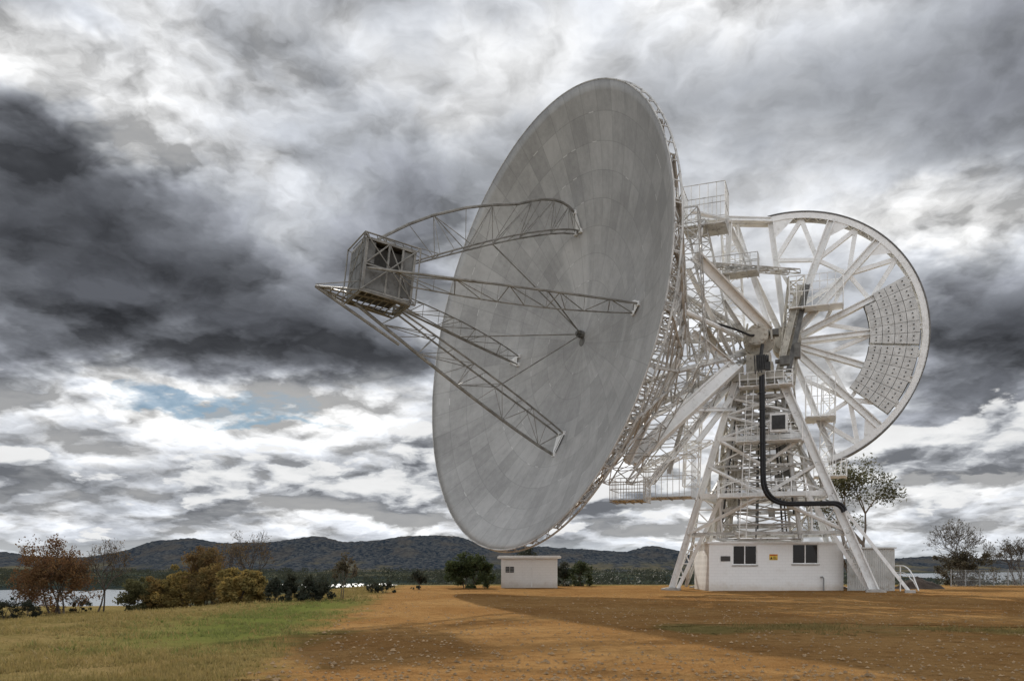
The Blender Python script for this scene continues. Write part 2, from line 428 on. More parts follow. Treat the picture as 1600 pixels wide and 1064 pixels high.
pl('bush', 'small olive bush at the left end of the golden bushes', 'bush', 222, 947, 56, 78, 4, L_OLIV, WOODD, 2000, .11, 3, fill=6800, fz=(-.1,1.))
pl('bush', 'rust coloured bush between the small olive and the golden yellow bush', 'bush', 256, 945, 52, 70, 4, L_RUST, WOODD, 1800, .11, 33, fill=5800, fz=(-.1,1.))
pl('bush', 'golden yellow bush near the middle of the bush row', 'bush', 292, 945, 62, 92, 5, L_GOLD, WOODD, 2000, .11, 4, fill=8800, fz=(-.1,1.))
pl('bush', 'tall rust and olive bush right of the golden yellow bush', 'bush', 336, 944, 66, 86, 5, L_RUST, WOODD, 2000, .11, 34, fill=8300, fz=(-.1,1.))
pl('bush', 'broad golden brown bush at the right end of the bush row', 'bush', 380, 943, 56, 96, 5, L_GOLD, WOODD, 2000, .11, 5, fill=8800, fz=(-.1,1.))
pl('tree', 'brown leafed tree rising behind the golden bushes', 'tree', 322, 936, 98, 84, 3, L_BRWN, WOODD, 4200, .10, 6, fill=3200, fz=(.25,.97))
pl('bare_tree', 'spreading leafless tree above the broad golden brown bush', 'tree', 386, 934, 116, 104, 3, L_BRWN, WOODD, 300, .07, 7, bare=True, depth=6)
pl('shrub', 'narrow dark shrub just right of the broad golden brown bush', 'shrub', 432, 940, 42, 34, 4, L_DARK, WOODD, 1300, .08, 8, fill=1000, fz=(-.1,.8))
pl('shrub', 'dark cone shaped shrub, second of the dark row on the grass edge', 'shrub', 457, 938, 46, 30, 3, L_DARK, WOODD, 1300, .08, 9, fill=900, fz=(-.1,.7))
pl('shrub', 'wide dark green shrub, third and widest of the dark row', 'shrub', 490, 938, 42, 60, 5, L_DARK, WOODD, 1700, .08, 10, fill=1800, fz=(-.2,.75))
pl('bare_tree', 'slender brown twiggy tree at the right end of the dark shrub row', 'tree', 535, 935, 74, 50, 2, L_TAN, WOODD, 900, .08, 12, bare=True, depth=5)
pl('shrub', 'low dark shrub near the edge of the gravel left of the green tree', 'shrub', 598, 926, 24, 54, 5, L_DARK, WOODD, 900, .08, 13, fill=900, fz=(-.3,.7))
pl('shrub', 'slim dark green shrub standing alone beyond the gravel edge', 'shrub', 655, 921, 36, 28, 3, L_DARK, WOODD, 1000, .08, 14, fill=700, fz=(-.1,.7))
pl('tree', 'bushy green tree left of the small white hut', 'tree', 732, 919, 60, 80, 4, L_GRN, WOODD, 4200, .11, 15, fill=3600, fz=(-.1,.85))
pl('tree', 'dark green tree whose top shows over the white hut roof', 'tree', 822, 914, 66, 54, 3, L_DARK, WOODD, 2000, .10, 16, fill=1700, fz=(.3,.9))
pl('shrub', 'narrow dark shrub against the right wall of the white hut', 'shrub', 882, 915, 44, 28, 3, L_DARK, WOODD, 1200, .09, 17, fill=1200, fz=(-.1,.8))
pl('shrub', 'rounded green shrub a little right of the white hut', 'shrub', 908, 915, 44, 46, 4, L_GRN, WOODD, 1700, .09, 18, fill=1900, fz=(-.1,.85))
pl('gum_tree', 'tall gum tree with clumped olive leaves behind the right side of the tower', 'tree', 1352, 912, 216, 164, 1, L_OLIV, BARKL, 5200, .14, 19, lean=.12, trunkf=.3, depth=4)
pl('tree', 'half bare grey-brown tree right of the dirt mound', 'tree', 1500, 913, 112, 108, 4, L_TAN, WOODD, 1500, .09, 20, bare=True, depth=6)
pl('shrub', 'dense brown shrub at the foot of the half bare tree', 'shrub', 1506, 914, 66, 88, 4, L_TAN, WOODD, 2000, .10, 25, fill=5200, fz=(-.1,.95))
pl('bare_tree', 'leafless grey tree at the far right behind the fence', 'tree', 1588, 911, 80, 84, 4, L_TAN, WOODD, 250, .08, 21, bare=True, depth=6)
pl('shrub', 'dark low shrub at the left border of the view', 'shrub', 10, 966, 34, 40, 3, L_DARK, WOODD, 800, .06, 22, fill=2200, fz=(-.2,.9))
pl('shrub', 'dark green low shrub between the left border and the red-brown tree', 'shrub', 42, 965, 32, 44, 3, L_DARK, WOODD, 800, .06, 23, fill=2200, fz=(-.2,.9))
pl('shrub', 'small dark shrub between the red-brown and the leafless tree', 'shrub', 124, 955, 28, 38, 3, L_DARK, WOODD, 700, .06, 24, fill=1800, fz=(-.2,.9))

random.seed(5)
b = MB()
for k in range(900):
    Y = random.choice((random.uniform(230,700), random.uniform(450,1900))); px = random.uniform(-150, 1750)
    if px > 1330 and Y > 520: continue
    if px < 350 and 195 < Y < 400: continue
    if 330 < px < 650 and 410 < Y < 540: continue
    X = (px-800)/F*Y; c = V((X, Y, -9.)); hh = random.uniform(3, 8)*(1 if Y < 700 else 1.5); ww = hh*random.uniform(.5, 2.2 if Y < 700 else 9)
    for _ in range(90):
        o = rv()*random.random()**.4; leaf(b, c+V((o.x*ww, o.y*hh*.6, hh*.45+o.z*hh*.45)), random.uniform(.5,1.1)*hh*.15)
o = b.build('distant_trees', L_DARK); o['kind'] = 'stuff'; tag(o, 'dark mass of distant trees scattered over the valley before the hills', 'trees')

random.seed(9)
ba = MB(); bg = MB()
cnt = 0
while cnt < 15000:
    Y = 11.+61*random.random()**2.0; px = random.uniform(-20, 1620); X = (px-800)/F*Y
    z = zone(X, Y)
    if z > .3 or random.random() < sm(-1.2, .6, z)*.85: 
        cnt += .15; continue
    if noise.noise((X*.35, Y*.35, 11)) < -.15 and random.random() < .85: cnt += .4; continue
    cnt += 1
    lf = lushf(X, Y); tgt = bg if random.random() < lf else ba
    hgt = random.uniform(.05,.13)*(1+.6*(Y > 40)); 
    for _ in range(6):
        p = V((X+random.gauss(0,.07), Y+random.gauss(0,.07), 0)); p.z = H(p.x, p.y)-.01
        d = V((random.gauss(0,.5), random.gauss(0,.5), 1)).normalized()*hgt*random.uniform(.6,1.5)
        s = V((random.uniform(-1,1), random.uniform(-1,1), 0)).normalized()*(.006+.0004*Y)
        tgt.poly((p-s, p+s, p+d))
o = ba.build('dry_grass', GRASS); o['kind'] = 'stuff'; tag(o, 'short dry grass growing around the edge of the gravel yard', 'grass')
o = bg.build('green_grass', GRASSG); o['kind'] = 'stuff'; tag(o, 'strip of fresh green grass along the left edge of the gravel', 'grass')
b = MB()
for k in range(6000):
    Y = 11+45*random.random()**1.8; X = random.uniform(-.62,.62)*Y
    if zone(X, Y) < .2: continue
    r = random.uniform(.012,.04)*(1 if random.random() < .96 else 1.8); c = V((X, Y, H(X, Y)+.012+r*.3))
    pts = [c+V((r*random.uniform(.7,1.3),0,0)), c+V((0,r*random.uniform(.7,1.3),0)), c-V((r,0,0)), c-V((0,r,0))]
    t = c+V((0,0,r*.8))
    for i in range(4): b.poly((pts[i], pts[(i+1) % 4], t))
o = b.build('gravel_stones', mat('stone_tan', (.30,.205,.115), .9, .35, 4)); o['kind'] = 'stuff'; tag(o, 'loose tan stones strewn over the gravel yard', 'gravel')

# ------------------------------------------------------------------ radio telescope
tel = thing('radio_telescope', 'huge grey radio dish tilted on a white lattice tower with a large spoked wheel', 'radio telescope', (17.4,57,0))
al, ee = R(28.8), R(6.5)
n = V((-math.cos(al)*math.cos(ee), -math.sin(al)*math.cos(ee), math.sin(ee)))
h = V((math.sin(al), -math.cos(al), 0)); U = n.cross(h)
C = V((.83, 51.6, 16.6)); RD = 14.; DD = 4.23
def ev(th): return U*math.cos(th)+h*math.sin(th)
def tv(th): return -U*math.sin(th)+h*math.cos(th)
def AX(s, r, th, t=0.): return C+n*s+ev(th)*r+tv(th)*t
def sz(r): return -DD+DD*(r/RD)**2
def SU(r, th, off=0., t=0.): return AX(sz(r)+off, r, th, t)
TAU = 2*math.pi
b = MB(); NR, NS = 30, 144; uvs = []
for side, off in ((0, 0.), (1, -.10)):
    for i in range(NR+1):
        r = lerp(.25, RD, i/NR)
        for k in range(NS+1):
            b.v.append(tuple(SU(r, TAU*k/NS, off))); uvs.append((k/NS, r/RD))
st = NS+1; half = st*(NR+1)
for i in range(NR):
    for k in range(NS):
        a = i*st+k; b.f.append((a, a+st, a+st+1, a+1)); b.m.append(0)
        a += half; b.f.append((a, a+1, a+st+1, a+st)); b.m.append(1)
for k in range(NS):
    a = NR*st+k; b.f.append((a, a+half, a+half+1, a+1)); b.m.append(1)
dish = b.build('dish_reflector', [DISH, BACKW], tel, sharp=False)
uvl = dish.data.uv_layers.new(name='UVMap')
for lp in dish.data.loops: uvl.data[lp.index].uv = uvs[lp.vertex_index]
b = MB()
for k in range(144):
    a0, a1 = TAU*k/144, TAU*(k+1)/144
    b.tube(AX(-.02, RD+.03, a0), AX(-.02, RD+.03, a1), .045, None, 5)
    b.tube(AX(-.45, RD+.1, a0), AX(-.45, RD+.1, a1), .06, None, 5)
    if k % 2 == 0: b.tube(AX(-.02, RD+.03, a0), AX(-.45, RD+.1, a0), .035, None, 4)
    else: b.tube(AX(-.45, RD+.1, a0), AX(-.9, RD-.9, a0), .03, None, 4)
b.build('rim_ring', BACKW, dish)
b = MB(); hc = U*.45
b.tube(SU(0,0,-.5), SU(0,0,.02), .3, None, 16)
b.tube(SU(.0,0,-.1)+hc, SU(0,0,.22)+hc, .27, .22, 16); b.tube(SU(0,0,.22)+hc, SU(0,0,.5)+hc, .09, .14, 10)
for k in range(8): b.tube(SU(0,0,.2)+hc+ev(k*TAU/8)*.25, SU(0,0,.45)+hc+ev(k*TAU/8+.5)*.14, .035, None, 5)
b.build('vertex_hub', MGREY, dish)
prof = [(13.9,.45),(12.4,1.9),(10.6,3.5),(8.8,5.1),(7,6.8),(5,8.5)]
prof_s = [(r, -t) for r, t in prof]
def radial():
    b = MB(); bot = [AX(s, r, 0) for r, s in prof_s]
    b.path(bot, .085, 5)
    top = [SU(r, 0, -.14) for r, s in prof_s]
    b.path(top, .05, 4)
    for i in range(len(bot)):
        b.tube(bot[i], top[i], .05, None, 4)
        if i: b.tube(bot[i], top[i-1], .045, None, 4); b.tube(bot[i-1], top[i], .03, None, 4)
    b.tube(bot[-1], SU(2., 0, -.14), .06, None, 4)
    return b
r0 = radial().build('radial_truss', BACKW, dish)
NRT = 32
for k in range(1, NRT):
    c = r0.copy(); COL.objects.link(c); c.parent = dish
    c.matrix_basis = Matrix.Translation(C) @ Matrix.Rotation(TAU*k/NRT, 4, n) @ Matrix.Translation(-C)
b = MB()
for i in (1,2,3,4,5):
    r, s = prof_s[i]
    for k in range(NRT):
        a0, a1 = TAU*k/NRT, TAU*(k+1)/NRT
        b.tube(AX(s, r, a0), AX(s, r, a1), .06, None, 4)
        if i < 5:
            r2, s2 = prof_s[i+1]
            b.tube(AX(s, r, a0 if k % 2 else a1), AX(s2, r2, a1 if k % 2 else a0), .04, None, 4)
        b.tube(AX(s, r, a0 if k % 2 else a1), SU(r, a1 if k % 2 else a0, -.14), .03, None, 4)
b.build('hoop_brace', BACKW, dish)
# quadripod
def samp(pl_, t):
    x = t*(len(pl_)-1); i = min(int(x), len(pl_)-2); return tuple(lerp(pl_[i][j], pl_[i+1][j], x-i) for j in (0,1))
def strung(s0, r0_, s1, r1_, bow, m=12):
    return [(lerp(s0, s1, i/m), lerp(r0_, r1_, i/m)+bow*math.sin(math.pi*(i/m)**.7)) for i in range(m+1)]
quads = []
random.seed(41)
for q in range(4):
    th = q*TAU/4; b = MB(); N = 12 if q == 0 else 10
    rf, ri = ((8.1,6.9),(7.6,6.9),(7.6,6.2),(7.3,6.6))[q]
    thin = (.9, .72, 1., .72)[q]
    outer = strung(sz(rf)+.1, rf, 10.8, 1.55, (.95,.12,.25,.12)[q])
    inner = strung(sz(ri)+.1, ri, 8.1, 1.45, (.35,-.25,-.1,-.25)[q])
    if q == 0:
        P0, P1_, P2_ = (sz(rf)+.1, rf), (sz(rf)+1.4, rf+1.0), (1.2, 7.35)
        arc = [((1-t)**2*P0[0]+2*t*(1-t)*P1_[0]+t*t*P2_[0], (1-t)**2*P0[1]+2*t*(1-t)*P1_[1]+t*t*P2_[1]) for t in (0,.2,.4,.6,.8,1)]
        outer = arc+[(3.4,6.55),(5.6,5.55),(7.6,4.3),(9.3,2.95),(10.8,1.55)]
        inner = strung(sz(ri)+.1, ri, 8.1, 1.45, .45)
    tt = [i/N for i in range(N+1)]
    for i in range(1, N): tt[i] += random.uniform(-.22,.22)/N
    o_ = [AX(*samp(outer, t), th) for t in tt]
    iw = [lerp(.3,.5,math.sin(math.pi*t)) for t in tt]
    il = [AX(*samp(inner, t), th, -iw[i]) for i, t in enumerate(tt)]; ir = [AX(*samp(inner, t), th, iw[i]) for i, t in enumerate(tt)]
    b.path(o_, .095*thin, 6); b.path(il, .058*thin, 6); b.path(ir, .058*thin, 6)
    for i in range(N+1):
        b.tube(il[i], ir[i], .022, None, 4)
        b.tube(o_[i], (il, ir)[i % 2][i], .026, None, 4)
        if i < N:
            for ch in (il, ir):
                if i % 2: b.tube(o_[i], ch[i+1], .028, None, 4)
                else: b.tube(ch[i], o_[i+1], .028, None, 4)
    lg = b.build('support_leg', LEGM, tel); quads.append((o_, il, ir))
    f = MB()
    for p_ in (SU(rf, th), SU(ri, th, 0, -.3), SU(ri, th, 0, .3)):
        f.box(p_+n*.06, n*.08, ev(th)*.12, tv(th)*.12)
    f.poly((SU(rf+.05, th, .08, -.12), SU(rf+.05, th, .08, .12), SU(ri+.1, th, .1, .42), SU(ri+.1, th, .1, -.42)))  # pale plate added for the bright sky showing through openings by the feet
    f.build('foot_pads_and_sky_gap', WHITE, lg)
for (q, t) in ((2, 4), (1, 4), (0, 6), (3, 5)):
    MB().tube(SU(.2, q*TAU/4, .35)+hc, quads[q][1][t], .042, None, 5).build('stay', LEGM, tel)
# feed cabin
cx, hx, ha, hz_ = 9.5, 1.3, 1.4, 1.42
def FB(s, a, u): return C+n*(cx+s*ha)+h*(a*hx)+U*(u*hz_+.3)
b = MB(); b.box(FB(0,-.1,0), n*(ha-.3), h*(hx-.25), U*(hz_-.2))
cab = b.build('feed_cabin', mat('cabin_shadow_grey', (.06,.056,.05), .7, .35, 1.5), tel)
b = MB()
cor = [(a, u) for a in (-1,1) for u in (-1,1)]
for a, u in cor: b.beam(FB(-1,a,u), FB(1,a,u), .13, .13, U)
for s in (-1, 1):
    for x in (-1,1): b.beam(FB(s,x,-1), FB(s,x,1), .13, .13, h); b.beam(FB(s,-1,x), FB(s,1,x), .13, .13, U)
for x in (-.5,.08): b.beam(FB(x,1,-1), FB(x,1,1), .09, .11, n)
b.beam(FB(-1,1,0), FB(1,1,0), .08,.10, h)
b.tube(FB(-.5,1.02,0), FB(.08,1.02,1), .04, None, 5); b.tube(FB(.08,1.02,1), FB(1,1.02,0), .045, None, 5); b.tube(FB(-1,1.02,-1), FB(-.5,1.02,0), .04, None, 5)
# open cage standing a little proud of the walls
cg = [FB(s*1.16, a_*1.18, u*1.14) for s, a_, u in ((-1,1,-1),(1,1,-1),(1,1,1),(-1,1,1))]
b.path(cg+[cg[0]], .045, 5); b.tube(cg[0], cg[2], .035, None, 5); b.tube(cg[1], cg[3], .035, None, 5)
cf = [FB(1.16, a_*1.18, u*1.14) for a_, u in ((-1,-1),(1,-1),(1,1),(-1,1))]
b.path(cf+[cf[0]], .045, 5); b.tube(cf[0], cf[2], .03, None, 5)
for p_, q_ in ((cg[0], FB(-1,1,-1)), (cg[1], FB(1,1,-1)), (cg[2], FB(1,1,1)), (cg[3], FB(-1,1,1)), (cf[0], FB(1,-1,-1)), (cf[3], FB(1,-1,1))): b.tube(p_, q_, .035, None, 4)
b.build('cabin_frame', LEGM, cab)
for k in range(4):
    b = MB(); x = -.72+.48*k
    b.box(FB(1.0,x,0), n*.05, h*(hx*.222), U*(hz_*.95))
    for y in (-.5,.15,.6): b.box(FB(1.0,x,y)+n*.06, n*.012, h*(hx*.2), U*.025)
    b.build('front_panel', CABIN, cab)
for x, u, sx, su_ in ((-.75,0,.20,.9),(-.21,-.5,.25,.42),(.54,-.5,.42,.42),(.8,.5,.16,.42)):
    MB().box(FB(x,1,u)-h*.04, n*ha*sx, h*.03, U*hz_*su_).build('side_panel', CABIN, cab)
b = MB(); b.box(FB(0,0,1.03), n*ha*.95, h*hx*.95, U*.04)
for k in range(6): b.tube(FB(-.9+.36*k, 1, 1), FB(-.9+.36*k+.1, 1, 1.2), .03, None, 4)
b.path([FB(-1,1,1.2), FB(1,1,1.2), FB(1,-1,1.2)], .03, 4); b.build('roof_panel', CABIN, cab)
b = MB()
tip = C+n*13.1+U*-1.2
bl, br_ = FB(-1,-1,-1.15), FB(-1,1,-1.15); fl, fr = FB(1,-1,-1.05), FB(1,1,-1.05)
for p_ in (fl, fr, bl, br_): b.tube(p_, tip, .06, None, 5)
b.path([bl, fl, fr, br_, bl], .06, 5)
for k in range(1, 5): b.tube(fl.lerp(tip, k/5), fr.lerp(tip, k/5), .04, None, 4)
for k in range(9): b.tube(bl.lerp(fl, k/8), br_.lerp(fr, k/8), .035, None, 4)
b.tube(C+n*8-U*3.2, tip, .09, None, 5); b.tube(fr+U*.5, tip+U*.1, .03, None, 4)
b.build('service_platform', LEGM, cab)

# ----- tower frame
a = V((.35,.937,0)).normalized(); w = V((a.y,-a.x,0))
fc = V((17.2,55.8,0))
feet = {'fl': fc-w*6.5, 'fr': fc+w*6.6, 'bl': fc-w*5.6+a*7, 'br': fc+w*4.6+a*7}
tc_ = V((16.9,57.0,14.3))
tops = {'fl': tc_-w*1.5-a*.4, 'fr': tc_+w*1.5-a*.4, 'bl': tc_-w*1.5+a*3.4, 'br': tc_+w*1.5+a*3.4}
def LP(k, z): return feet[k].lerp(tops[k], z/14.3)
for k in ('fl','fr','bl','br'):
    b = MB(); wd = .58 if k == 'fr' else .42
    b.ibeam(feet[k]-Z*.05, tops[k], wd, wd, a)
    sg = 1 if k[1] == 'l' else -1
    s0, s1 = feet[k]+w*(.35*sg)+a*.4, LP(k, 6.5)+w*(1.5*sg)
    if k != 'br':
        b.beam(s0, s1, .24, .24, a)
        for i in range(1, 7):
            m0, m1 = feet[k].lerp(LP(k, 6.5), i/7), s0.lerp(s1, i/7); m2 = feet[k].lerp(LP(k, 6.5), (i+1)/7)
            b.tube(m0, m1, .045, None, 5); b.tube(m1, m2, .045, None, 5)
    lg = b.build('tower_leg', WHITE, tel)
    f = MB(); f.box(feet[k]+Z*.03, w*.6, a*.6, Z*.12); f.box(feet[k]+Z*.17, w*.36, a*.36, Z*.03); f.build('footing', CONC, lg)
for z, r in ((3.9,.2),(6.5,.34),(8.5,.15),(10.4,.28),(12.,.15),(13.2,.22)):
    b = MB()
    for k1, k2 in (('fl','fr'),('fr','br'),('br','bl'),('bl','fl')):
        b.beam(LP(k1, z), LP(k2, z), r*.8, r, Z)
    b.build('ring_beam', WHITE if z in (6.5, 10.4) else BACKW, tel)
for z0, z1 in ((.2,6.5),(6.5,8.5),(8.5,10.4),(10.4,12.),(12.,13.2)):
    for k1, k2 in (('fl','fr'),('fr','br'),('br','bl'),('bl','fl')):
        b = MB()
        if z0 < 1 and (k1, k2) == ('fl','fr'):
            mid = LP(k1, z1).lerp(LP(k2, z1), .5); b.tube(LP(k1, 3.9), mid, .13); b.tube(LP(k2, 3.9), mid, .13)
            b.tube(LP(k1, 3.9).lerp(LP(k2, 3.9), .22), LP(k1, z1).lerp(LP(k2, z1), .15), .08); b.tube(LP(k1, 3.9).lerp(LP(k2, 3.9), .78), LP(k1, z1).lerp(LP(k2, z1), .85), .08)
        elif z0 < 9:
            mid = LP(k1, z0).lerp(LP(k2, z0), .5); b.tube(LP(k1, z1), mid, .12, None, 5); b.tube(LP(k2, z1), mid, .12, None, 5)
            q1, q2 = LP(k1, z1).lerp(mid, .5), LP(k2, z1).lerp(mid, .5)
            b.tube(LP(k1, z0), q1, .055, None, 5); b.tube(LP(k2, z0), q2, .055, None, 5)
        else:
            b.tube(LP(k1, z0), LP(k2, z1), .10, None, 5); b.tube(LP(k2, z0), LP(k1, z1), .10, None, 5)
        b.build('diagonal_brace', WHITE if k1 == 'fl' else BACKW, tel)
for e_, s_ in ((P(1422,927,52), LP('fr', 6.4)), (P(1098,918,62), LP('bl', 6.5))):
    e_.z = 0.02
    b = MB(); b.beam(e_, s_, .2, .2, a); o = b.build('outrigger_strut', WHITE, tel)
    MB().box(e_+Z*.06, w*.3, a*.3, Z*.1).build('base_plate', CONC, o)
b = MB(); zz = [3.5,4.5,5.5,6.5,7.4,8.3,9.2,10.1,11,12,13.2,14.6]
def IC(sx, sy, z):
    k = lerp(2.7, 1.4, (z-3.5)/11); return V((16.9,57,0))+a*1.6+w*(sx*k)+a*(sy*k*.9)+Z*z
cs4 = [(-1,-1),(1,-1),(1,1),(-1,1)]
for i, z in enumerate(zz):
    for j in range(4):
        p, q = cs4[j], cs4[(j+1) % 4]
        b.tube(IC(*p, z), IC(*q, z), .07, None, 5)
        if i: 
            b.tube(IC(*p, zz[i-1]), IC(*p, z), .13, None, 6)
            b.tube(IC(*(p if i % 2 else q), zz[i-1]), IC(*(q if i % 2 else p), z), .06, None, 5)
            m_ = (IC(*p, zz[i-1])+IC(*q, zz[i-1]))/2; b.tube(m_, IC(*(q if i % 2 else p), z), .04, None, 4)
    b.tube(IC(-1,-1,z), IC(1,1,z), .05, None, 4); b.tube(IC(1,-1,z), IC(-1,1,z), .05, None, 4)
b.build('inner_lattice', BACKW, tel)
random.seed(31)
b = MB()
for k in range(12):
    x = random.uniform(-1,1); y = random.uniform(-1,1); z0, z1 = random.uniform(3.5,6), random.uniform(9,14)
    b.tube(IC(x,y,z0), IC(x,y,z1), random.choice((.03,.05,.07)), None, 6)
b.build('conduit', DGREY, tel)
for k in range(18):
    z = random.uniform(5, 13.5); c0 = IC(random.uniform(-.9,.9), random.uniform(-1,.6), z)
    MB().box(c0, w*random.uniform(.15,.45), a*.25, Z*random.uniform(.15,.45)).build('junction_box', (BACKW, MGREY, CREAM)[k % 3], tel)
def platform(name, c, lx, ly, rail=1.1, ax=w, ay=a, m=WHITE, bars=6, slab=.06):
    b = MB(); b.box(c, ax*lx/2, ay*ly/2, Z*slab/2)
    for k in range(5): q = c-ax*(lx/2)+ax*(lx*k/4)-Z*.08; b.tube(q-ay*ly/2, q+ay*ly/2, .04, None, 4)
    o = b.build(name, m, tel); r = MB()
    cs = [c+ax*(sx*lx/2)+ay*(sy*ly/2) for sx, sy in cs4]
    for j in range(4):
        p, q = cs[j], cs[(j+1) % 4]
        for z in (rail, rail*.5): r.tube(p+Z*z, q+Z*z, .03, None, 4)
        for k in range(bars): t = k/bars; r.tube(p.lerp(q, t), p.lerp(q, t)+Z*rail, .025, None, 4)
    r.build('railing', m, o)
    return o
platform('walkway', P(1202,690,55.8), 4.2, 1.6)
platform('walkway', P(1190,776,55.2), 5.6, 1.2)
platform('walkway', P(1197,604,56.0), 3.4, 1.2, .9)
platform('walkway', P(1282,655,59.5), 2., 3., 2.8, bars=5)
platform('walkway', P(1103,360,57), 2.8, 2.2, 2.7, bars=5, m=BACKW)
platform('walkway', P(985,783,54.5), 2.2, 2.4, 1.4, m=BACKW)
platform('walkway', P(1047,778,57), 3.2, 2.2, 2.8, bars=4, m=BACKW)
platform('walkway', P(1275,482,59.3), 3.6, 1.6, 2.2, bars=7)
platform('walkway', P(1150,430,58), 3.0, 1.4, 1.2, m=BACKW)
platform('walkway', P(1105,600,58), 2.6, 1.6, 1.2, m=BACKW)
platform('walkway', P(1297,745,60), 2.2, 2.0, 1.2)
b = MB(); b.box(tc_+a*1.5+Z*.2, w*1.7, a*2.2, Z*.2)
cap = b.build('tower_cap', CREAM, tel)
b = MB(); b.box(tc_+a*.2+Z*1.1, w*.8, a*.6, Z*.75); b.box(tc_+a*3+Z*1.1, w*.8, a*.7, Z*.75)
b.box(tc_+a*.2-w*1.35+Z*.8, w*.3, a*.5, Z*.4); b.build('bearing_block', CREAM, cap)
hub = tc_+Z*2.9
b = MB(); b.tube(hub-a*1.2, hub+a*6.0, .5, None, 16); b.tube(hub-a*1.35, hub-a*.9, .7, None, 18); b.tube(hub+a*.1, hub+a*.6, 1.05, None, 18)
for k in range(10): b.tube(hub-a*1.45+(w*math.cos(k*.628)+Z*math.sin(k*.628))*.55, hub-a*1.3+(w*math.cos(k*.628)+Z*math.sin(k*.628))*.55, .07, None, 6)
for k in range(4): b.beam(hub-a*.6+w*(-.9+.6*k)-Z*.3, hub-a*.4+w*(-.7+.5*k)+Z*1.0, .12, .2, a)
b.build('axle', CREAM, tel)
b = MB(); c0 = P(1189,566,55.6)
b.box(c0, w*.28, a*.3, Z*.45); b.tube(c0+Z*.2-w*.3, c0+Z*.2+w*.5, .24, None, 12); b.box(c0+w*.45-Z*.3, w*.16, a*.25, Z*.25); b.tube(c0+Z*.45, c0+Z*1.2+w*.1, .12, None, 10)
for k in range(7): b.tube(c0+w*(-.4+.13*k)-a*.35+Z*.4, c0+w*(-.33+.1*k)-a*.35-Z*random.uniform(.5,.9), .04, None, 5)
b.build('drive_motor', DGREY, tel)
for px, py, Yd, sx, sz_ in ((1226,564,57.2,.32,.28),(1150,600,57.5,.35,.3),(1246,548,58.5,.2,.5),(1212,520,56.6,.2,.2)):
    b = MB(); c0 = P(px, py, Yd); b.box(c0, w*sx, a*.35, Z*sz_); b.tube(c0-w*sx, c0-w*(sx+.3), .15, None, 10); b.build('gearbox', MGREY if px != 1150 else BACKW, tel)
b = MB(); c0 = P(1217,661,54.9); b.box(c0, w*.55, a*.4, Z*.6); eq = b.build('equipment_cabinet', WHITE, tel)
MB().box(c0-a*.42, w*.42, a*.03, Z*.46).build('cabinet_door', DGREY, eq)
cpt = [P(1189,588,55.0)]+bez(P(1191,745,54.0), P(1191,788,53.9), P(1236,788,53.9), 14)+bez(P(1296,787,53.8), P(1314,786,53.7), P(1318,800,53.6))
b = MB()
b.path(cpt, .13, 10); b.path([p+V((.13,-.05,.10)) for p in cpt], .10, 10)
for i in range(1, 6):
    p = cpt[0].lerp(cpt[1], i/6); b.box(p+V((.06,0,0)), V((.22,0,0)), V((0,.16,0)), Z*.03)
b.build('cable_run', DARK, tel)
b = MB(); b.path([P(1122,506,55.5), P(1150,515,55.5), P(1172,524,55.6), hub-a*1.0], .07, 6); b.build('cable_run', DARK, tel)

# ----- wheel
WC = P(1229,537,61.); WR = 9.35
def WP(r, deg, d=0.): return WC+(w*math.cos(R(deg))+Z*math.sin(R(deg)))*r+a*d
b = MB()
A0, A1, NA = 98, -72, 70
for k in range(NA):
    t0, t1 = lerp(A0, A1, k/NA), lerp(A0, A1, (k+1)/NA)
    for d in (-.45, .45):
        r_, s_ = WR, WR-.40
        P1, P2, P3, P4 = WP(r_, t0, d), WP(r_, t1, d), WP(s_, t1, d), WP(s_, t0, d)
        q1, q2, q3, q4 = [p+a*.06 for p in (P1, P2, P3, P4)]
        b.poly((P1,P2,P3,P4)); b.poly((q4,q3,q2,q1)); b.poly((P3,P4,q4,q3)); b.poly((P1,P2,q2,q1))
    if k % 2 == 0: b.tube(WP(WR-.25, t0, -.42), WP(WR-.25, t1, .42), .05, None, 4)
    else: b.tube(WP(WR-.25, t0, .42), WP(WR-.25, t1, -.42), .05, None, 4)
wheel = b.build('drive_wheel', WHITE, tel)
b = MB()
for k in range(NA):
    t0, t1 = lerp(A0, A1, k/NA), lerp(A0, A1, (k+1)/NA)
    ps = [WP(r_, t, d) for t in (t0, t1) for r_, d in ((WR+.02,-.5),(WR+.10,-.5),(WR+.10,.6),(WR+.02,.6))]
    for i in range(4): j = (i+1) % 4; b.poly((ps[i], ps[j], ps[j+4], ps[i+4]))
b.build('gear_rack', RACK, wheel)
tR, tL = WP(WR-.22, 97), P(1090,345,57)
b = MB()
for d in (-.35, .35): b.ibeam(tR+a*d, tL+a*d, .36, .34, a)
for i in range(7): b.tube(tR.lerp(tL, i/6)-a*.35, tR.lerp(tL, i/6)+a*.35, .07, None, 5)
b.build('top_beam', WHITE, wheel)
spk = [97,70,47,24,2,-22,-46,-69]
for i, s in enumerate(spk):
    b = MB(); k_ = (1.,1.2,1.25,1.0,.9,1.0,1.2,1.)[i]
    p, q = WP(.9, s, -.3), WP(WR-.39, s, -.25)
    b.ibeam(p, q, .42*k_, .38*k_, a); b.beam(WP(.9, s, .7), WP(WR-.5, s, .35), .16, .16, a)
    for k in range(6):
        r0_, r1_ = lerp(.9, WR-.5, k/6), lerp(.9, WR-.5, (k+1)/6)
        b.tube(WP(r0_, s, -.2), WP(r1_, s, lerp(.7,.35,(k+1)/6)), .05, None, 4)
    b.build('spoke', WHITE, wheel)
MB().ibeam(WP(.9, 118, -.25), tR.lerp(tL, .62), .40, .36, a).build('spoke', WHITE, wheel)
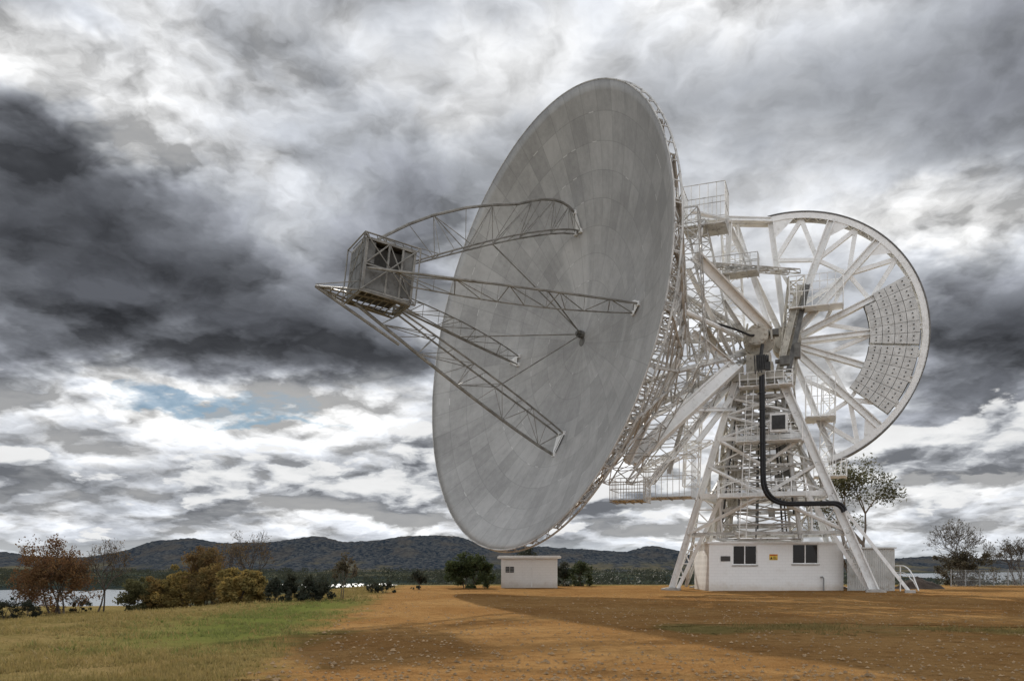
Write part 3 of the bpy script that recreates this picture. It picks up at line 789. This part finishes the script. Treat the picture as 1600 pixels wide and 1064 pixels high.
b = MB()
for i in range(len(spk)-1):
    s, t = spk[i], spk[i+1]; m_ = (s+t)/2
    b.beam(WP(WR*.66, s, -.2), WP(WR-.39, m_, -.1), .30, .26, a); b.beam(WP(WR*.66, t, -.2), WP(WR-.39, m_, -.1), .30, .26, a)
    b.beam(WP(WR*.66, s, -.15), WP(WR*.66, t, -.15), .26, .22, a)
    b.beam(WP(WR*.30, s if i % 2 else t, -.1), WP(WR*.66, t if i % 2 else s, -.1), .24, .2, a)
b.build('spoke_bracing', WHITE, wheel)
for g0, g1 in ((97,70),(70,47),(47,24),(-46,-69)):
    b = MB(); b.poly((WP(WR-.38, g0-1, -.40), WP(WR-.38, (g0+g1)/2+3, -.40), WP(WR*.82, g0-.5, -.40))); b.build('gusset_plate', WHITE, wheel)
b = MB(); b.tube(WP(0,0,-.9), WP(0,0,.9), 1.05, None, 20); b.tube(WP(0,0,-1.1), WP(0,0,-.9), .75, None, 16); b.build('wheel_hub', CREAM, wheel)
for blk, (d0, d1, rows) in enumerate(((26,-6.5,6),(-7.5,-40,6))):
    for i in range(rows):
        for j in range(4):
            if blk == 0 and i == 0 and j == 0: continue
            t0, t1 = lerp(d0, d1, (i+.02)/rows), lerp(d0, d1, (i+.98)/rows); r0_, r1_ = lerp(WR*.60, WR*.94, (j+.02)/4), lerp(WR*.60, WR*.94, (j+.98)/4)
            f4 = [WP(r0_,t0,-.62), WP(r1_,t0,-.62), WP(r1_,t1,-.62), WP(r0_,t1,-.62)]; k4 = [p+a*.5 for p in f4]
            b = MB(); b.poly(f4); b.poly(list(reversed(k4)))
            for q in range(4): b.poly((f4[q], k4[q], k4[(q+1) % 4], f4[(q+1) % 4]))
            for bt in (.3,.7):
                p = WP(lerp(r0_, r1_, .5), lerp(t0, t1, bt), -.63); b.tube(p, p-a*.04, .05, None, 6, 1)
            b.build('counterweight_plate', [PLATE, DGREY], wheel)
for d0, d1 in ((26,-6.5),(-7.5,-40)):
    b = MB()
    for k in range(6):
        u0, u1 = lerp(d0, d1, k/6), lerp(d0, d1, (k+1)/6)
        b.poly((WP(WR*.595,u0,-.1), WP(WR*.945,u0,-.1), WP(WR*.945,u1,-.1), WP(WR*.595,u1,-.1)))
    b.build('counterweight_tray', MGREY, wheel)

# ----- connecting frame between dish and axle
b = MB(); K = 8
ring = [AX(-8.5, 5, k*TAU/K+TAU/16) for k in range(K)]
ends = [hub+a*(1.5+1.2*math.cos(k*TAU/K))+Z*(1.3*math.cos(k*TAU/K+TAU/16))-w*.8 for k in range(K)]
for k in range(K):
    e_ = ends[k]
    MB().tube(ring[k], e_, .17, .17, 8).build('yoke_strut', WHITE if k % 2 else BACKW, tel)
    b.tube(ring[k], ring[(k+1) % K], .14, None, 6)
    nx = ring[(k+1) % K]; e2 = ends[(k+1) % K]
    for t0, t1 in ((0,.25),(.25,.5),(.5,.75),(.75,.95)):
        b.tube(ring[k].lerp(e_, t0), nx.lerp(e2, t1), .06, None, 5); b.tube(ring[k].lerp(e_, t1), nx.lerp(e2, t1), .06, None, 5)
random.seed(77)
for k in range(34):
    th = random.uniform(0, TAU); r_, s_ = random.choice(prof_s[2:6]); j = random.randrange(K)
    p_ = AX(s_, r_, th); q_ = ring[j].lerp(ends[j], random.uniform(.1,.75))
    if (p_-q_).length < 9: b.tube(p_, q_, random.choice((.05,.07,.1)), None, 5)
b.build('yoke_bracing', BACKW, tel)
for p, q, wd, m in ((P(1086,398,53),P(1200,516,56.3),.66,WHITE),(P(1150,570,56.6),P(984,722,52.5),.9,WHITE),(P(1086,402,54),P(1098,345,57),.3,WHITE),
    (P(1082,520,53.5),P(1150,576,57),.45,WHITE),(P(1095,505,54),P(1140,570,57),.45,CREAM),(P(1215,590,58),P(1250,445,60),.45,CREAM),(P(1232,580,58),P(1262,445,60),.34,MGREY),
    (P(1140,345,58.5),P(1135,470,58),.36,WHITE),(P(1060,560,50),P(980,725,52),.34,WHITE),(P(1150,590,57.5),P(1010,760,55),.36,WHITE),(P(1100,540,55),P(1045,740,56),.26,BACKW),
    (P(1205,520,57.5),P(1150,350,60),.36,WHITE),(P(1080,330,53),P(1142,345,58.5),.24,WHITE),
    (P(1145,560,57),P(1075,420,54),.32,WHITE),(P(1160,600,57.5),P(1090,690,56),.34,WHITE),(P(1085,640,55),P(1150,640,57.5),.24,WHITE),(P(1130,470,57),P(1215,600,58),.3,BACKW)):
    MB().ibeam(p, q, wd, wd*.8, a).build('main_beam', m, tel)
def lattice(name, p, q, s, nseg, m, r=.05, ax=w, ay=a):
    b = MB(); ps = [p.lerp(q, i/nseg) for i in range(nseg+1)]
    off = [ax*(x*s/2)+ay*(y*s/2) for x, y in cs4]
    for i in range(nseg+1):
        for j in range(4):
            o1, o2 = off[j], off[(j+1) % 4]
            b.tube(ps[i]+o1, ps[i]+o2, r*.7, None, 4)
            if i < nseg:
                b.tube(ps[i]+o1, ps[i+1]+o1, r, None, 5)
                b.tube(ps[i]+(o1 if i % 2 else o2), ps[i+1]+(o2 if i % 2 else o1), r*.7, None, 4)
    return b.build(name, m, tel)
lattice('lattice_column', P(1078,330,52), P(1090,560,54), 1.1, 10, BACKW)
lattice('lattice_column', P(1088,350,57), P(1135,560,58), 1.3, 9, BACKW)
lattice('lattice_column', P(1140,345,60), P(1150,520,60), 1.2, 8, WHITE)
lattice('lattice_column', P(1085,560,53), P(965,755,51.5), 1.5, 9, BACKW)
lattice('lattice_column', P(1120,600,57), P(1000,755,55.5), 1.6, 8, BACKW)
lattice('lattice_column', P(1010,735,56), P(1100,690,57), 1.2, 5, WHITE)
lattice('lattice_column', P(1085,620,57), P(1080,760,57), 1.0, 6, WHITE)
lattice('lattice_column', P(1225,600,60), P(1250,830,60), 1.3, 9, CREAM, .07)
lattice('lattice_column', P(1245,435,61), P(1228,600,59), 1.1, 8, CREAM, .07)
lattice('lattice_column', P(1148,610,58), P(1130,830,59), 1.0, 9, CREAM, .07)
lattice('lattice_column', P(1100,415,57), P(1240,425,60), .9, 8, BACKW)
lattice('lattice_column', P(1295,600,60), P(1290,745,60), .9, 6, WHITE)
b = MB()
for dx in (-.22,.22): b.tube(P(1160,840,55.3)+w*dx, P(1172,610,56)+w*dx, .035, None, 5)
for k in range(30): p_ = P(1160,840,55.3).lerp(P(1172,610,56), k/30); b.tube(p_-w*.22, p_+w*.22, .022, None, 4)
b.build('ladder', WHITE, tel)

# ------------------------------------------------------------------ control building
bx0, bx1, by, bh = 13.4, 22.55, 56.6, 3.22
bld = thing('control_building', 'low white blockwork building with two dark windows beneath the telescope tower', 'building', ((bx0+bx1)/2, by+2.2, 0))
def wx(px): return (px-800)/F*by
def wz(py): return HC+(HZ-py)/F*by
wins = [(wx(1145),wx(1183),wz(882),wz(851.5)), (wx(1238),wx(1279),wz(880.5),wz(849.5))]
def wallopen(b, x0, x1, z0, z1, y, th, ops):
    gx = sorted({x0, x1, *[o[0] for o in ops], *[o[1] for o in ops]}); gz = sorted({z0, z1, *[o[2] for o in ops], *[o[3] for o in ops]})
    for i in range(len(gx)-1):
        for j in range(len(gz)-1):
            cx_, cz_ = (gx[i]+gx[i+1])/2, (gz[j]+gz[j+1])/2
            if any(o[0] < cx_ < o[1] and o[2] < cz_ < o[3] for o in ops): continue
            b.abox(gx[i], gx[i+1], y, y+th, gz[j], gz[j+1])
b = MB(); wallopen(b, bx0, bx1, -.15, bh, by, .2, wins)
b.abox(bx0, bx0+.2, by+.2, by+4.5, -.15, bh); b.abox(bx1-.2, bx1, by+.2, by+4.5, -.15, bh); b.abox(bx0+.2, bx1-.2, by+4.3, by+4.5, -.15, bh)
b.build('wall', BLOCK, bld)
b = MB(); b.abox(bx0-.12, bx1+.12, by-.12, by+4.6, bh, bh+.13); b.build('roof', WHITE, bld)
for x0, x1, z0, z1 in wins:
    b = MB(); t = .06; y0, y1 = by+.05, by+.13
    b.abox(x0, x1, y0, y1, z0, z0+t); b.abox(x0, x1, y0, y1, z1-t, z1); b.abox(x0, x0+t, y0, y1, z0+t, z1-t); b.abox(x1-t, x1, y0, y1, z0+t, z1-t)
    xm = (x0+x1)/2; b.abox(xm-.035, xm+.035, y0, y1, z0+t, z1-t)
    wn_ = b.build('window', WHITE, bld)
    MB().abox(x0+t, x1-t, by+.09, by+.10, z0+t, z1-t).build('pane', GLASS, wn_)
    MB().abox(x0-.06, x1+.06, by-.07, by-.002, z0-.09, z0-.01).build('sill', CONC, wn_)
b = MB(); x0, x1, z0, z1 = wx(1202), wx(1215), wz(874.5), wz(865.5)
b.abox(x0, x1, by-.03, by-.004, z0, z1, 0); b.abox(x0+.02, x1-.02, by-.036, by-.031, z1-.09, z1-.02, 1)
for k in range(3): b.abox(x0+.26, x1-.05-.05*k, by-.036, by-.031, z0+.05+.07*k, z0+.08+.07*k, 2)
b.poly((V((x0+.04,by-.037,z0+.05)), V((x0+.22,by-.037,z0+.05)), V((x0+.13,by-.037,z0+.22))), 2)
b.build('warning_sign', [YELL, REDS, BLACK], bld, label='small yellow warning sign with a red band between the windows')
b = MB(); x0, x1, z0, z1 = wx(1126), wx(1141), wz(876.5), wz(868.5); b.abox(x0, x1, by-.03, by-.004, z0, z1); b.build('plaque', mat('plaque_brown', (.06,.055,.05), .4), bld)
b = MB(); xp = wx(1286); b.path([V((xp, by-.12, 0)), V((xp, by-.12, .85)), V((xp-.06, by-.12, .95)), V((xp-.2, by-.12, .95))], .05, 8); b.build('stand_pipe', GALV, bld)
b = MB(); xl, xr, ya0 = bx1+.02, 25.7, 56.0
N = 44
for k in range(N):
    x0, x1 = lerp(xl, xr, k/N), lerp(xl, xr, (k+1)/N); y0, y1 = ya0+.05*(k % 2), ya0+.05*((k+1) % 2)
    b.poly((V((x0,y0,-.1)), V((x1,y1,-.1)), V((x1,y1,2.85)), V((x0,y0,2.85))))
b.abox(xr, xr+.06, ya0, ya0+4, -.1, 2.83); b.abox(xl, xr+.15, ya0-.1, ya0+4.1, 2.86, 2.95)
b.build('corrugated_lean_to', mat('corrugated_grey', (.50,.50,.48), .5, .12, 1.5, dirt=(.30,.25,.2)), bld)
b = MB()
rp = [V((25.95,56.4,1.7))]+bez(V((25.95,55.4,1.7)), V((26.0,54.6,1.7)), V((26.05,54.0,1.0)), 8)+[V((26.1,53.4,.1))]
b.path(rp, .045, 8); b.path([p-Z*.45*min(1, max(0, p.z-.3)) for p in rp], .035, 6); b.tube(V((25.95,55.6,0)), V((25.95,55.6,1.7)), .04, None, 6)
b.build('handrail', WHITE, bld)
# hut
hy = 65.; X0, X1 = (783-800)/F*hy, (871-800)/F*hy; hh = HC+(HZ-872)/F*hy
hut = thing('hut', 'small white flat roofed hut on the far edge of the gravel', 'hut', ((X0+X1)/2, hy+1.5, 0))
b = MB(); b.abox(X0, X1, hy, hy+3, -.3, hh); b.build('wall', BLOCK, hut)
b = MB(); b.abox(X0-.28, X1+.28, hy-.3, hy+3.3, hh, hh+.16); b.abox(X0-.2, X1+.2, hy-.22, hy+3.2, hh+.16, hh+.21); b.build('roof', WHITE, hut)
for px in (793, 800):
    x = (px-800)/F*hy; z1, z0 = HC+(HZ-885)/F*hy, HC+(HZ-894)/F*hy
    b = MB(); b.abox(x-.15, x+.15, hy-.04, hy-.003, z0, z1); vn = b.build('vent', DGREY, hut)
    b = MB(); 
    for k in range(3): b.abox(x-.16, x+.16, hy-.06, hy-.042, z0+.08+.12*k, z0+.12+.12*k)
    b.build('vent_slat', GALV, vn)
b = MB(); b.abox(X0+2.35, X0+2.43, hy-.05, hy-.003, .1, hh-.05); b.build('drain_pipe', WHITE, hut)

# dirt mound, fence
p = hit(1456, 921); mb = MB(); NP = 26
for j in range(NP+1):
    for i in range(NP+1):
        x, y = lerp(-2.3,2.3,i/NP), lerp(-1.8,1.8,j/NP); r_ = math.hypot(x/2.3, y/1.8)
        z = .95*sm(1,.0,r_)*(1+.45*noise.noise((x*.9, y*.9, 4)))+.12*noise.noise((x*3, y*3, 1))*sm(1,.7,r_)-.06
        mb.v.append((p.x+x, p.y+2+y, p.z+z))
for j in range(NP):
    for i in range(NP): q = j*(NP+1)+i; mb.f.append((q, q+1, q+NP+2, q+NP+1)); mb.m.append(0)
tag(mb.build('dirt_mound', SOIL, sharp=False), 'heap of dark soil beside the corrugated lean-to', 'mound')
p0, p1 = hit(1486, 916), hit(1640, 914)
fen = thing('chain_link_fence', 'grey wire mesh fence on posts at the far right', 'fence', p0)
NPF = 7
def FP(t): q = p0.lerp(p1, t); q.z = H(q.x, q.y); return q
for k in range(NPF+1):
    q = FP(k/NPF); MB().tube(q-Z*.2, q+Z*1.4, .045, None, 6).build('post', GALV, fen)
b = MB()
for z in (.05,.5,.95,1.35): 
    for k in range(NPF): b.tube(FP(k/NPF)+Z*z, FP((k+1)/NPF)+Z*z, .012, None, 4)
for k in range(120):
    t = k/120; t2 = min(1, t+.06); b.tube(FP(t)+Z*.05, FP(t2)+Z*1.35, .006, None, 3); b.tube(FP(t2)+Z*.05, FP(t)+Z*1.35, .006, None, 3)
b.build('wire_mesh', GALV, fen)

# ------------------------------------------------------------------ sun, sky
SAZ, SEL = R(-9), R(31)
sv = V((math.sin(SAZ)*math.cos(SEL), math.cos(SAZ)*math.cos(SEL), math.sin(SEL)))
ld = bpy.data.lights.new('sun', 'SUN'); ld.energy = 5.0; ld.angle = R(.6); ld.color = (1,.94,.84)
lo = bpy.data.objects.new('sun', ld); COL.objects.link(lo); lo.rotation_euler = sv.to_track_quat('Z','Y').to_euler(); lo.location = (0,0,60)
W = bpy.data.worlds.new('World'); S.world = W; W.use_nodes = True; nt = W.node_tree; nt.nodes.clear()
tcn = nn(nt, 'ShaderNodeTexCoord').outputs['Generated']
sep = nn(nt, 'ShaderNodeSeparateXYZ'); nt.links.new(tcn, sep.inputs[0]); dx, dy, dz = sep.outputs
zc = mth(nt, 'ADD', mth(nt, 'MAXIMUM', dz, 0.), .24)
cp = nn(nt, 'ShaderNodeCombineXYZ'); nt.links.new(mth(nt, 'DIVIDE', dx, zc), cp.inputs[0]); nt.links.new(mth(nt, 'DIVIDE', dy, zc), cp.inputs[1])
pv = cp.outputs[0]
def vsc(x, k):
    s = nn(nt, 'ShaderNodeVectorMath', operation='SCALE'); nt.links.new(x, s.inputs[0]); put(nt, s.inputs[3], k); return s.outputs[0]
def vadd(x, y):
    s = nn(nt, 'ShaderNodeVectorMath', operation='ADD'); nt.links.new(x, s.inputs[0])
    if hasattr(y, 'is_output'): nt.links.new(y, s.inputs[1])
    else: s.inputs[1].default_value = y
    return s.outputs[0]
_, wc = noi(nt, pv, 3.2, 5, .6, 0., '2D')
wsub = vadd(wc, (-.5,-.5,-.5)); warp = vsc(wsub, .18)
def height(p):
    q = vadd(p, warp)
    vo = nn(nt, 'ShaderNodeTexVoronoi', voronoi_dimensions='2D', feature='F1', normalize=True); nt.links.new(q, vo.inputs['Vector'])
    vo.inputs['Scale'].default_value = 3.2; vo.inputs['Detail'].default_value = 3.; vo.inputs['Roughness'].default_value = .5; vo.inputs['Lacunarity'].default_value = 2.2
    f, _ = noi(nt, q, 1.9, 9, .57, 0., '2D')
    pf = mth(nt, 'SUBTRACT', 1., vo.outputs['Distance'])
    return mth(nt, 'ADD', mth(nt, 'MULTIPLY', f, .68), mth(nt, 'MULTIPLY', pf, .32)), f, pf
h0, f0, pf0 = height(pv)
h1, _, _ = height(vsc(vadd(pv, (-.016,0,0)), .955))
rel = mth(nt, 'SUBTRACT', h0, h1)
ws = nn(nt, 'ShaderNodeSeparateXYZ'); nt.links.new(wsub, ws.inputs[0])
az = mth(nt, 'ADD', mth(nt, 'ARCTAN2', dx, dy), mth(nt, 'MULTIPLY', ws.outputs[0], .20))
el = mth(nt, 'ADD', mth(nt, 'ARCSINE', dz), mth(nt, 'MULTIPLY', ws.outputs[1], .12))
def field(blobs, base):
    D = None
    for px, py, sx, sy, am in blobs:
        a0 = math.atan((px-800)/F); e0 = math.atan((HZ-py)/F*math.cos(a0)); sa, se = sx/F*math.cos(a0)**2*1.1, sy/F
        u_ = mth(nt, 'DIVIDE', mth(nt, 'SUBTRACT', az, a0), sa); v_ = mth(nt, 'DIVIDE', mth(nt, 'SUBTRACT', el, e0), se)
        g_ = mth(nt, 'EXPONENT', mth(nt, 'MULTIPLY', mth(nt, 'MULTIPLY_ADD', u_, u_, mth(nt, 'MULTIPLY', v_, v_)), -1.))
        D = mth(nt, 'MULTIPLY_ADD', g_, am, base if D is None else D)
    return D
def ramp(x, stops):
    rp = nn(nt, 'ShaderNodeValToRGB'); nt.links.new(x, rp.inputs[0]); cr = rp.color_ramp
    while len(cr.elements) < len(stops): cr.elements.new(.5)
    for e_, (p_, c_) in zip(cr.elements, stops): e_.position = p_; e_.color = (*c_, 1)
    return rp.outputs[0]
soft = field([(1240,200,470,150,-.5),(740,115,160,70,-.3)], 1.)
TH = field([(110,300,215,100,.58),(280,480,230,80,.44),(60,480,170,95,.20),(570,560,110,36,.22),(470,490,100,60,.05),
    (80,130,170,55,-.40),(330,200,90,60,-.02),(450,330,90,70,-.02),(740,115,170,75,-.24),(500,170,120,60,.14),(640,320,90,130,.08),
    (1240,190,430,110,.15),(1180,270,200,50,-.10),(1590,180,160,110,.06),(1550,525,125,105,.46),(1490,330,160,36,-.34),(1400,640,120,40,.06),
    (300,625,330,44,-.32),(700,760,1500,60,-.06),(110,745,170,34,.16),(560,740,140,26,.14),(260,800,260,18,.10),(1480,720,200,36,-.12)], .385)
thick = mth(nt, 'ADD', TH, mth(nt, 'MULTIPLY', mth(nt, 'MULTIPLY', mth(nt, 'SUBTRACT', h0, .56), soft), 1.3))
col = ramp(thick, [(.08,(.94,.94,.935)),(.28,(.80,.81,.825)),(.37,(.60,.62,.655)),(.46,(.40,.42,.455)),(.57,(.25,.263,.295)),(.71,(.132,.14,.158)),(.93,(.062,.066,.076))])
relief = mth(nt, 'MULTIPLY_ADD', mth(nt, 'MULTIPLY', rel, soft), 8.5, 1.)
relief = mth(nt, 'MINIMUM', mth(nt, 'MAXIMUM', relief, .48), 1.9)
col = vsc(col, relief)
CU = field([(800,760,1700,85,.16),(1490,345,170,40,.21),(1500,720,180,60,.05),(300,625,320,26,-.03),(1200,210,420,130,-.3),(560,660,90,40,.05),(520,490,220,70,-.25),(150,400,200,120,-.2)], -.70)
cu = mth(nt, 'ADD', h0, CU); acu = smooth(nt, cu, .0, .04)
cucol = ramp(mth(nt, 'MULTIPLY_ADD', rel, 7.0, mth(nt, 'MULTIPLY_ADD', mth(nt, 'MINIMUM', cu, .14), -2.2, .72)), [(.0,(.16,.17,.19)),(.28,(.32,.335,.365)),(.5,(.57,.59,.62)),(.74,(.85,.86,.865)),(1.,(.95,.95,.945))])
cl0 = mixc(nt, mth(nt, 'MULTIPLY', acu, .88), col, cucol)
back = mth(nt, 'MULTIPLY_ADD', smooth(nt, dy, .1, -.6), 1.05, 1.)
haze = smooth(nt, dz, .045, 0.)
clc = mixc(nt, mth(nt, 'MULTIPLY', haze, .55), vsc(cl0, back), (.72,.77,.81))
BL = field([(310,632,170,13,.42),(430,664,110,10,.36),(160,600,80,8,.22),(560,835,60,12,.18),(60,800,120,18,.1)], .0)
blue = mth(nt, 'MULTIPLY', smooth(nt, mth(nt, 'SUBTRACT', BL, mth(nt, 'MULTIPLY', h0, .62)), -.20, .12), mth(nt, 'SUBTRACT', 1., acu))
sky = nn(nt, 'ShaderNodeTexSky', sky_type='NISHITA'); sky.sun_disc = False; sky.sun_elevation = SEL; sky.sun_rotation = SAZ
skc = mixc(nt, 1., sky.outputs[0], (.36,.60,.84), 'MULTIPLY')
b1 = nn(nt, 'ShaderNodeBackground'); nt.links.new(skc, b1.inputs[0]); b1.inputs[1].default_value = .05
b2 = nn(nt, 'ShaderNodeBackground'); nt.links.new(clc, b2.inputs[0]); b2.inputs[1].default_value = .95
mx = nn(nt, 'ShaderNodeMixShader'); nt.links.new(mth(nt, 'SUBTRACT', 1., mth(nt, 'MULTIPLY', blue, .75)), mx.inputs[0]); nt.links.new(b1.outputs[0], mx.inputs[1]); nt.links.new(b2.outputs[0], mx.inputs[2])
ow = nn(nt, 'ShaderNodeOutputWorld'); nt.links.new(mx.outputs[0], ow.inputs[0])

# ------------------------------------------------------------------ camera
cd = bpy.data.cameras.new('camera'); co = bpy.data.objects.new('camera', cd); COL.objects.link(co)
co.location = (0,0,HC); co.rotation_euler = (R(90),0,0); cd.sensor_width = 36; cd.lens = F/1600*36; cd.shift_y = (HZ-532)/1600; cd.clip_end = 30000
S.camera = co
S.view_settings.view_transform = 'Standard'; S.view_settings.look = 'None'; S.view_settings.exposure = 0
